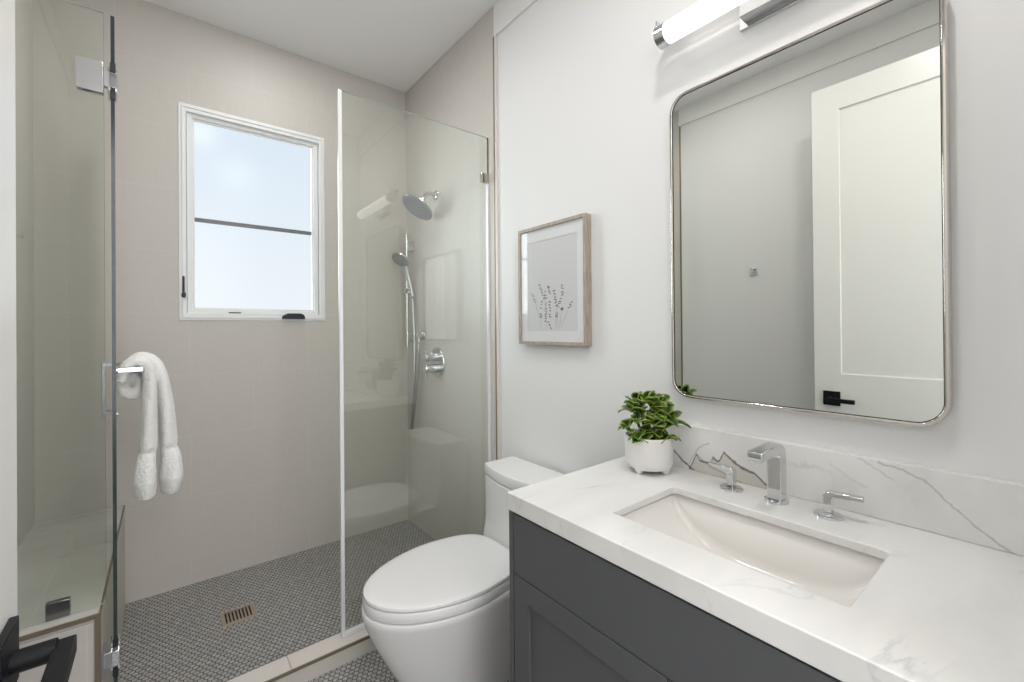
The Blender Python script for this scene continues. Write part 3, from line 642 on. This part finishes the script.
# bowl body loft: front ellipse, rear runs straight to the wall
def body(z, xf, hw, hb, cx, n=28, xb=TXB):
    out = []
    for k in range(n + 1):
        a = math.pi / 2 + math.pi * k / n; out.append(Vector((cx + (cx - xf) * math.cos(a), TY + hw * math.sin(a), z)))
    for x, t_ in ((cx + .12, .35), (cx + .24, .75), (xb - .02, 1), (xb, 1)): out.append(Vector((min(x, xb), TY - (hw + (hb - hw) * t_), z)))
    for x, t_ in ((xb, 1), (xb - .02, 1), (cx + .24, .75), (cx + .12, .35)): out.append(Vector((min(x, xb), TY + (hw + (hb - hw) * t_), z)))
    return out
prof = [(0.000, .715, .125, .160, 1.02), (.015, .708, .130, .165, 1.02), (.10, .665, .150, .175, 1.01), (.20, .612, .172, .185, .99), (.29, .567, .197, .195, .96), (.35, .543, .210, .198, .93), (.385, .533, .218, .200, .905), (.402, .530, .222, .200, .90), (.410, .533, .219, .198, .90), (.412, .56, .19, .18, .90)]
mb = MB(); mb.rings([body(*q) for q in prof]); mb.build('toilet_bowl', M['porcelain'], to, smooth='auto')
def tank_ring(z, xf, hw, bulge, grow=0.0):
    out = []; n = 14
    for k in range(n + 1):
        t_ = -1 + 2 * k / n; out.append(Vector((xf - grow + bulge * t_ * t_ , TY + (hw + grow) * t_, z)))
    out += [Vector((xf + bulge + .012 - grow, TY + hw + grow, z)), Vector((TXB, TY + hw + grow, z)), Vector((TXB, TY - hw - grow, z)), Vector((xf + bulge + .012 - grow, TY - hw - grow, z))]
    return out
mb = MB(); mb.rings([tank_ring(.405, 1.135, .205, .034), tank_ring(.450, 1.140, .208, .036), tank_ring(.478, 1.150, .214, .038), tank_ring(.51, 1.156, .219, .038), tank_ring(.60, 1.158, .221, .038), tank_ring(.700, 1.158, .222, .038)])
mb.build('toilet_tank', M['porcelain'], to, bevel=.008, seg=3, ang=50)
mb = MB(); mb.rings([tank_ring(.7045, 1.157, .2225, .038), tank_ring(.707, 1.156, .2235, .038), tank_ring(.746, 1.157, .2235, .038), tank_ring(.752, 1.159, .2215, .038)])
mb.build('tank_lid', M['porcelain'], to, bevel=.004, seg=3, ang=50)
# ------------------------------------------------------------------ vanity
CF, CL, CT, CBZ = .773, 1.001, .919, .8690      # counter front x, left end y, top, bottom
VB = YF + .002                                    # near end of the vanity
va2 = thing('vanity_cabinet', 'charcoal grey shaker vanity cabinet under the marble top', 'cabinet', (1.08, .47, 0))
XW = W + .008; XC = W + .004
mb = MB(); mb.box(.796, XC, .978, .998, .10, CBZ); mb.box(.796, XC, VB, VB + .018, .10, CBZ); mb.box(XC - .012, XC, VB + .018, .978, .10, CBZ); mb.box(.796, XC - .012, VB + .018, .978, .10, .118)
mb.box(.796, .812, VB + .018, .978, .118, CBZ); mb.box(.86, XC, VB, .98, 0, .10); mb.build('cabinet_body', M['cabinet'], va2, bevel=.001)
MB().box(.778, .796, .980, .998, .10, CBZ).build('end_stile', M['cabinet'], va2, bevel=.001)
MB().box(.7775, .7955, VB, .976, .6955, CBZ - .006).build('drawer_front', M['cabinet'], va2, bevel=.0012)
def shaker(y0, y1, z0, z1, st=.062):
    f = lambda a, b: (.7775, a, b)
    o = MB().plate([f(y0, z0), f(y1, z0), f(y1, z1), f(y0, z1)], [[f(y0 + st, z0 + st), f(y1 - st, z0 + st), f(y1 - st, z1 - st), f(y0 + st, z1 - st)]], (.018, 0, 0)).build('cabinet_door', M['cabinet'], va2, bevel=.0012)
    MB().box(.787, .794, y0 + st - .002, y1 - st + .002, z0 + st - .002, z1 - st + .002).build('door_panel', M['cabinet'], o)
shaker(.4925, .976, .115, .6925); shaker(.012, .4895, .115, .6925)
MB().box(.7785, .7955, VB, .009, .115, .6925).build('end_stile', M['cabinet'], va2, bevel=.001)

hole = lambda z: rrect(.894, 1.181, .224, .717, .012, lambda a, b: (a, b, z))
TK = .021
def countertop():
    """thin slab with a deep mitred front and end edge, recessed underneath for the basin"""
    bm = bmesh.new()
    def loop(pts, z): return [bm.verts.new((x, y, z)) for x, y in pts]
    def edges(l): return [bm.edges.get((a, b)) or bm.edges.new((a, b)) for a, b in zip(l, l[1:] + l[:1])]
    def wall(a, b):
        for k in range(len(a)):
            m_ = (k + 1) % len(a); bm.faces.new((a[k], a[m_], b[m_], b[k]))
    out = [(CF, VB), (XC, VB), (XC, CL), (CF, CL)]; rec = [(CF + .02, VB + .02), (XC - .02, VB + .02), (XC - .02, CL - .02), (CF + .02, CL - .02)]
    hl = [(p_[0], p_[1]) for p_ in hole(0)]
    oT, oB = loop(out, CT), loop(out, CBZ); rB, rT = loop(rec, CBZ), loop(rec, CT - TK); hT, hB = loop(hl, CT), loop(hl, CT - TK)
    wall(oT, oB); wall(rB, rT); wall(hT, hB)
    for a, b in ((oT, hT), (oB, rB), (rT, hB)): bmesh.ops.triangle_fill(bm, use_beauty=True, use_dissolve=False, edges=edges(a) + edges(b))
    mb = MB(); mb.bm.free(); mb.bm = bm
    return mb.build('marble_countertop', M['marble'], bevel=.003, seg=3, ang=50)
ct = countertop()
tag(ct, 'white veined marble countertop with a rectangular sink cutout', 'countertop')
bs = MB().box(W - .020, XW, VB, CL - .001, CT + .0003, 1.063).build('marble_backsplash', M['splash'], bevel=.0015)
tag(bs, 'low white marble backsplash with bold grey vein behind the taps', 'backsplash')
# sink: vertical long sides, barrel-curved bottom
def sink():
    rs = []; n = 40; x0, x1, y0, y1 = .888, 1.188, .218, .723
    SB = CT - TK - .0005
    def zb(t_): return SB - .004 - .128 * (1 - abs(t_) ** 3.2) ** (1 / 1.5)
    for i in range(n + 1):
        t_ = -math.cos(math.pi * i / n); y = (y0 + y1) / 2 + (y1 - y0) / 2 * t_; z = zb(t_); top = SB; r = min(.03, (top - z) * .5)
        ring = [Vector((x0, y, top))]
        for k in range(7):
            a = R(180 + 90 * k / 6); ring.append(Vector((x0 + r + r * math.cos(a), y, z + r + r * math.sin(a))))
        for k in range(7):
            a = R(270 + 90 * k / 6); ring.append(Vector((x1 - r + r * math.cos(a), y, z + r + r * math.sin(a))))
        ring.append(Vector((x1, y, top))); rs.append(ring)
    mb = MB(); mb.rings(rs, closed=False)
    # outer rim flange under the stone
    o = mb.build('basin', M['basin'], sk, smooth=True)
    so = o.modifiers.new('shell', 'SOLIDIFY'); so.thickness = .010; so.offset = 1 
    return o
sk = thing('undermount_sink', 'white rectangular undermount sink with a curved floor', 'sink', (1.04, .468, CT - .19))
sink()
mb = MB(); mb.lathe((1.06, .468, CT - TK - .1325), (0, 0, 1), [(.024, 0), (.024, .002), (.018, .003)], 28); mb.build('sink_drain', M['chrome'], sk, smooth='auto')

# ------------------------------------------------------------------ faucet
FX, FY = 1.290, .480
fa = thing('faucet', 'chrome widespread faucet with square spout and two lever taps', 'faucet', (FX, FY, CT))
mb = MB(); mb.lathe((FX, FY, CT), (0, 0, 1), [(.029, 0), (.029, .006), (.026, .008)], 36); mb.build('spout_base', M['chrome'], fa, smooth='auto')
# spout: flat bar rising then bending toward the basin
hw = .0182
prof = [(FX - .017, CT + .008), (FX - .017, CT + .122)] + [(FX - .017 - .012 + .012 * math.cos(R(a)), CT + .122 + .0 + .012 * math.sin(R(a))) for a in (30, 60, 90)]
inner = prof
outer = [(FX + .020, CT + .008), (FX + .020, CT + .118)] + [(FX - .018 + .038 * math.cos(R(a)), CT + .122 + .038 * math.sin(R(a))) for a in (15, 30, 45, 60, 75, 90)]
tip = [(FX - .133, CT + .156), (FX - .135, CT + .148), (FX - .133, CT + .132)]
poly = outer + tip + inner[::-1]
mb = MB(); mb.prism([(x, FY - hw, z) for x, z in poly], (0, 2 * hw, 0)); mb.build('spout', M['chrome'], fa, bevel=.003, seg=3, ang=50)
mb = MB(); mb.lathe((FX - .112, FY, CT + .1345), (0, 0, -1), [(.0125, 0), (.0125, .008), (.010, .009)], 20); mb.build('aerator', M['steel'], fa, smooth='auto')
def tap(y, sgn, ang):
    mb = MB(); mb.lathe((FX - .003, y, CT), (0, 0, 1), [(.031, 0), (.031, .005), (.028, .007)], 36); b_ = mb.build('tap_handle', M['chrome'], fa, smooth='auto')
    th = .0095; hw_ = .010
    pl = [(-hw_, .006), (-hw_, .052)] + [(-hw_ + .016 - .016 * math.cos(R(a)), .052 + .012 * math.sin(R(a))) for a in (30, 60, 90)] + [(.070, .064), (.070, .053), (.012, .050), (hw_, .044), (hw_, .006)]
    d = Vector((math.cos(ang), math.sin(ang), 0)); nn = Vector((-d.y, d.x, 0)); c = Vector((FX - .003, y, CT))
    mb = MB(); mb.prism([c + d * a - nn * th + Vector((0, 0, z)) for a, z in pl], nn * (2 * th)); mb.build('lever', M['chrome'], b_, bevel=.002, seg=2, ang=50)
tap(.362, 1, R(-84)); tap(.598, -1, R(80))

# ------------------------------------------------------------------ potted plant
PX, PY, PR = 1.255, .852, .078
pp = thing('potted_plant', 'small leafy green plant in a white footed pot', 'potted plant', (PX, PY, CT))
mb = MB(); mb.lathe((PX, PY, CT), (0, 0, 1), [(.050, .014), (.066, .015), (.073, .022), (.0755, .036), (PR, .110), (PR + .0005, .116), (PR - .003, .118), (PR - .006, .116), (PR - .007, .104), (PR - .008, .095), (.02, .095)], 48)
for k in range(4):
    a = R(3 + 90 * k); q = (PX + .057 * math.cos(a), PY + .057 * math.sin(a), CT + .026); mb.lathe(q, (math.cos(a) * .12, math.sin(a) * .12, -1), [(.017, 0), (.014, .014), (.006, .0262)], 14)
mb.build('pot', M['pot'], pp, smooth='auto')
mb = MB(); mb.lathe((PX, PY, CT + .096), (0, 0, 1), [(PR - .0075, 0), (PR - .0075, .010), (.03, .013)], 32); mb.build('soil', M['soil'], pp, smooth='auto')
def foliage():
    rnd = random.Random(11); bm = bmesh.new(); uvl = bm.loops.layers.uv.new('UVMap')
    def leaf(base, dirv, ln, wd, curl, roll):
        d = Vector(dirv).normalized(); side = d.cross(Vector((0, 0, 1))).normalized()
        side = Matrix.Rotation(roll, 3, d) @ side; up = side.cross(d).normalized()
        n, mm = 9, 6; g = []
        for i in range(n + 1):
            t_ = i / n
            wv = wd * (math.sin(math.pi * min(1, t_ ** 1.15)) ** .62 if 0 < t_ < 1 else 0.04)
            row = []
            cp = base + d * (ln * t_) - Vector((0, 0, 1)) * (curl * ln * t_ * t_) + up * (.12 * ln * math.sin(math.pi * t_))
            for j in range(mm + 1):
                s_ = -1 + 2 * j / mm
                wob = .04 * wd * math.sin(t_ * 9 + j)
                row.append((bm.verts.new(cp + side * (wv * s_) + up * (.28 * wd * s_ * s_ + wob * abs(s_))), (j / mm, t_)))
            g.append(row)
        for i in range(n):
            for j in range(mm):
                q = [g[i][j], g[i][j + 1], g[i + 1][j + 1], g[i + 1][j]]
                fc = bm.faces.new([v for v, _ in q]); fc.smooth = True
                for lp, (_, u) in zip(fc.loops, q): lp[uvl].uv = u
    def stem(a, b):
        d = (b - a).normalized(); s1 = d.orthogonal().normalized(); s2 = d.cross(s1); r_ = .0028; rs = []
        for p_ in (a, (a + b) / 2 + s1 * .003, b): rs.append([bm.verts.new(p_ + s1 * (r_ * math.cos(k * 1.047)) + s2 * (r_ * math.sin(k * 1.047))) for k in range(6)])
        for r0, r1 in zip(rs, rs[1:]):
            for k in range(6): 
                fc = bm.faces.new((r0[k], r0[(k + 1) % 6], r1[(k + 1) % 6], r1[k]))
                for lp in fc.loops: lp[uvl].uv = (.45, .5)
    # stems: lean (in picture terms: right = +r), each carrying a rosette of leaves
    rx = Vector((.782, -.623, 0)); fw = Vector((.623, .782, 0))
    C = Vector((PX, PY, CT + .105))
    for (r_, f_, h_, nl, ls) in ((-.060, -.015, .104, 6, .050), (-.028, .01, .112, 5, .050), (.004, -.01, .118, 7, .056), (.040, .01, .116, 6, .048), (.052, -.015, .078, 6, .054), (.012, -.045, .055, 6, .052), (-.078, -.03, .046, 6, .050), (.062, -.01, .048, 5, .074), (-.01, .045, .080, 6, .050), (-.03, -.035, .020, 6, .050), (.04, -.04, .016, 6, .050), (-.01, -.05, .070, 6, .050), (.0, -.03, .030, 6, .052), (.02, -.02, .086, 6, .054), (-.045, -.02, .068, 6, .050)):
        tip_ = C + rx * r_ + fw * f_ + Vector((0, 0, h_)); stem(C + rx * r_ * .3 + fw * f_ * .3 - Vector((0, 0, .005)), tip_)
        ph = rnd.random() * 6
        for k in range(nl):
            a = ph + k * 2.4; el = rnd.uniform(.25, .95) if k > 1 else rnd.uniform(.9, 1.4)
            if h_ < .035: el = rnd.uniform(.15, .6)
            out = rx * (math.cos(a) + r_ * 9) + fw * (math.sin(a) + f_ * 9); out.normalize()
            d = out * math.cos(el) + Vector((0, 0, 1)) * math.sin(el)
            leaf(tip_ - Vector((0, 0, .005 * k * .6)), d, ls * rnd.uniform(.85, 1.1), ls * rnd.uniform(.38, .46), rnd.uniform(.2, .7) if h_ < .1 else rnd.uniform(.05, .45), rnd.uniform(-.5, .5))
    for v in bm.verts:       # keep clear of the wall
        if v.co.x > W - .025: v.co.x = W - .025 - (v.co.x - W + .025) * .1
    me = bpy.data.meshes.new('foliage'); bm.to_mesh(me); bm.free(); me.materials.append(M['leaf'])
    o = bpy.data.objects.new('foliage', me); COL.objects.link(o); o.parent = pp; o.matrix_parent_inverse = Matrix.Translation(-pp.location)
    so = o.modifiers.new('thick', 'SOLIDIFY'); so.thickness = .0014
foliage()

# ------------------------------------------------------------------ mirror
MY0, MY1, MZ0, MZ1 = .150, .829, 1.156, 2.177
mi = thing('wall_mirror', 'large rounded rectangular mirror in thin polished nickel frame', 'mirror', (W, .49, MZ0))
X0 = XW
f = lambda x: (lambda a, b: (x, a, b))
mb = MB(); fx = W - .024
mb.plate(rrect(MY0, MY1, MZ0, MZ1, .062, f(fx), 12), [rrect(MY0 + .011, MY1 - .009, MZ0 + .009, MZ1 - .009, .053, f(fx), 12)], (X0 - fx, 0, 0))
mb.build('mirror_frame', M['nickel'], mi, bevel=.0035, seg=3)
mb = MB(); mb.prism(rrect(MY0 + .008, MY1 - .006, MZ0 + .006, MZ1 - .006, .054, f(W - .019), 12), (.019, 0, 0)); mb.build('mirror_glass', M['mirror'], mi)
mb = MB(); mb.plate(rrect(MY0 + .009, MY1 - .007, MZ0 + .007, MZ1 - .007, .054, f(W - .0205), 12), [rrect(MY0 + .0125, MY1 - .0105, MZ0 + .0105, MZ1 - .0105, .0515, f(W - .0205), 12)], (.0012, 0, 0)); mb.build('inner_edge', M['gasket'], mi)

# ------------------------------------------------------------------ vanity light
LX, LZc, LY0, LY1 = W - .076, 2.362, .145, .832
vl = thing('vanity_light', 'lit horizontal tube light with chrome ends above the mirror', 'wall light', (W, .49, LZc))
mb = MB(); mb.lathe((LX, LY0 + .032, LZc), (0, 1, 0), [(.030, 0), (.0335, .002), (.0335, LY1 - LY0 - .066), (.030, LY1 - LY0 - .064)], 40); mb.build('lamp_tube', M['tube'], vl, smooth='auto')
for y0 in (LY0, LY1 - .034):
    mb = MB(); mb.lathe((LX, y0, LZc), (0, 1, 0), [(.034, 0), (.0365, .002), (.0365, .032), (.034, .034)], 40); mb.build('end_cap', M['chrome'], vl, smooth='auto')
mb = MB(); mb.box(W - .052, W - .030, LY0, LY1 + .006, LZc + .034, LZc + .056); mb.box(LX - .012, W - .030, LY0 - .004, LY0 + .001, LZc + .0, LZc + .056); mb.box(LX - .012, W - .030, LY1 + .001, LY1 + .006, LZc + .0, LZc + .056); mb.build('back_rail', M['chrome'], vl, bevel=.001)
mb = MB(); mb.box(W - .004, XW, .375, .602, 2.292, 2.440); mb.build('wall_plate', M['chrome'], vl, bevel=.0015)
mb = MB(); mb.box(W - .044, W - .004, .388, .585, 2.306, 2.425); mb.build('mounting_box', M['steel'], vl, bevel=.002)

# ------------------------------------------------------------------ framed drawing
pf = thing('framed_drawing', 'oak framed pale drawing of lavender sprigs on the wall', 'picture', (W, 1.405, 1.31))
py0, py1, pz0, pz1, px = 1.210, 1.643, 1.316, 1.865, W - .030
f = lambda a, b: (px, a, b)
mb = MB(); mb.plate([f(py0, pz0), f(py1, pz0), f(py1, pz1), f(py0, pz1)], [[f(py0 + .013, pz0 + .015), f(py1 - .013, pz0 + .015), f(py1 - .013, pz1 - .015), f(py0 + .013, pz1 - .015)]], (XW - px, 0, 0)); mb.build('picture_frame', M['oak'], pf, bevel=.0012)
f = lambda a, b: (px + .010, a, b); i0, i1, j0, j1 = py0 + .055, py1 - .052, pz0 + .062, pz1 - .070
mb = MB(); mb.plate([f(py0 + .011, pz0 + .013), f(py1 - .011, pz0 + .013), f(py1 - .011, pz1 - .013), f(py0 + .011, pz1 - .013)], [[f(i0, j0), f(i1, j0), f(i1, j1), f(i0, j1)]], (.002, 0, 0)); mb.build('mount_board', M['mat'], pf)
mb = MB(); mb.box(px + .012, px + .014, i0 - .005, i1 + .005, j0 - .005, j1 + .005); rnd = random.Random(5)
def fleck(mi, y, z, a, ln, wd):
    pts = []
    for k in range(8):
        t_ = 2 * math.pi * k / 8; u_, v_ = math.cos(t_) * ln / 2, math.sin(t_) * wd / 2
        pts.append((px + .0117, y + u_ * math.cos(a) - v_ * math.sin(a), z + u_ * math.sin(a) + v_ * math.cos(a)))
    n0 = len(mb.bm.faces); mb.prism(pts, (.0004, 0, 0)); mb.bm.faces.ensure_lookup_table()
    for q in mb.bm.faces[n0:]: q.material_index = mi
# flower spikes and stalks as (y, z, y, z) on the sheet
SPIKES = [(1.504, 1.591, 1.472, 1.53), (1.446, 1.584, 1.433, 1.548), (1.556, 1.554, 1.535, 1.517), (1.407, 1.557, 1.392, 1.493), (1.357, 1.579, 1.354, 1.538), (1.464, 1.559, 1.461, 1.526), (1.366, 1.521, 1.381, 1.488), (1.301, 1.502, 1.314, 1.482), (1.488, 1.517, 1.493, 1.485), (1.438, 1.509, 1.432, 1.442), (1.462, 1.505, 1.462, 1.424), (1.446, 1.421, 1.428, 1.392), (1.497, 1.455, 1.495, 1.444), (1.391, 1.457, 1.395, 1.444), (1.36, 1.479, 1.355, 1.471)]
STALKS = [(1.497, 1.444, 1.493, 1.382), (1.395, 1.444, 1.401, 1.381), (1.392, 1.444, 1.383, 1.384), (1.36, 1.471, 1.375, 1.389), (1.462, 1.427, 1.459, 1.379), (1.43, 1.395, 1.43, 1.379), (1.535, 1.517, 1.502, 1.433), (1.314, 1.482, 1.364, 1.399), (1.472, 1.53, 1.459, 1.497), (1.392, 1.493, 1.393, 1.457)]
for ya, za, yb, zb_ in SPIKES:
    ln = math.hypot(yb - ya, zb_ - za); k_ = max(2, int(ln / .0115)); an = math.atan2(zb_ - za, yb - ya)
    for i in range(k_ + 1):
        t_ = i / k_; y = ya + (yb - ya) * t_; z = za + (zb_ - za) * t_
        for s_ in (-1, 1): fleck(1 if rnd.random() < .8 else 2, y + s_ * .004 + rnd.uniform(-.002, .002), z + rnd.uniform(-.003, .003), an + s_ * .7, rnd.uniform(.007, .011), rnd.uniform(.0045, .0065))
for ya, za, yb, zb_ in STALKS: fleck(2, (ya + yb) / 2, (za + zb_) / 2, math.atan2(zb_ - za, yb - ya), math.hypot(yb - ya, zb_ - za), .0016)
mb.build('lavender_drawing', None, pf, mats=[M['paper'], M['ink'], M['inklight']])
MB().box(px + .006, px + .008, py0 + .014, py1 - .014, pz0 + .014, pz1 - .014).build('picture_glass', M['pictureglass'], pf)

# robe hook on the left wall (seen in the mirror)
rh = thing('robe_hook', 'small square chrome robe hook on the wall, seen in the mirror', 'hook', (XL, 1.317, 1.771))
MB().box(XL, XL + .010, 1.295, 1.340, 1.750, 1.793).build('hook_plate', M['chrome'], rh, bevel=.001)
mb = MB(); mb.box(XL + .010, XL + .040, 1.310, 1.325, 1.762, 1.776); mb.box(XL + .034, XL + .042, 1.310, 1.325, 1.762, 1.792); mb.build('hook_arm', M['chrome'], rh, bevel=.001)

# recessed ceiling downlights (housing rims; the two bath ones are added round the fill lamps)
for (x, y, r_) in ((.50, 2.36, .075), (.62, .40, .075), (.25, 1.40, .075)):
    f = lambda rr: [(x + rr * math.cos(2 * math.pi * k / 32), y + rr * math.sin(2 * math.pi * k / 32), H - .006) for k in range(32)]
    o = MB().plate(f(r_ + .018), [f(r_)], (0, 0, .006)).build('downlight_trim', M['trimpaint'])
    tag(o, 'round white recessed ceiling downlight ring', 'ceiling light', 'recessed ceiling downlights')
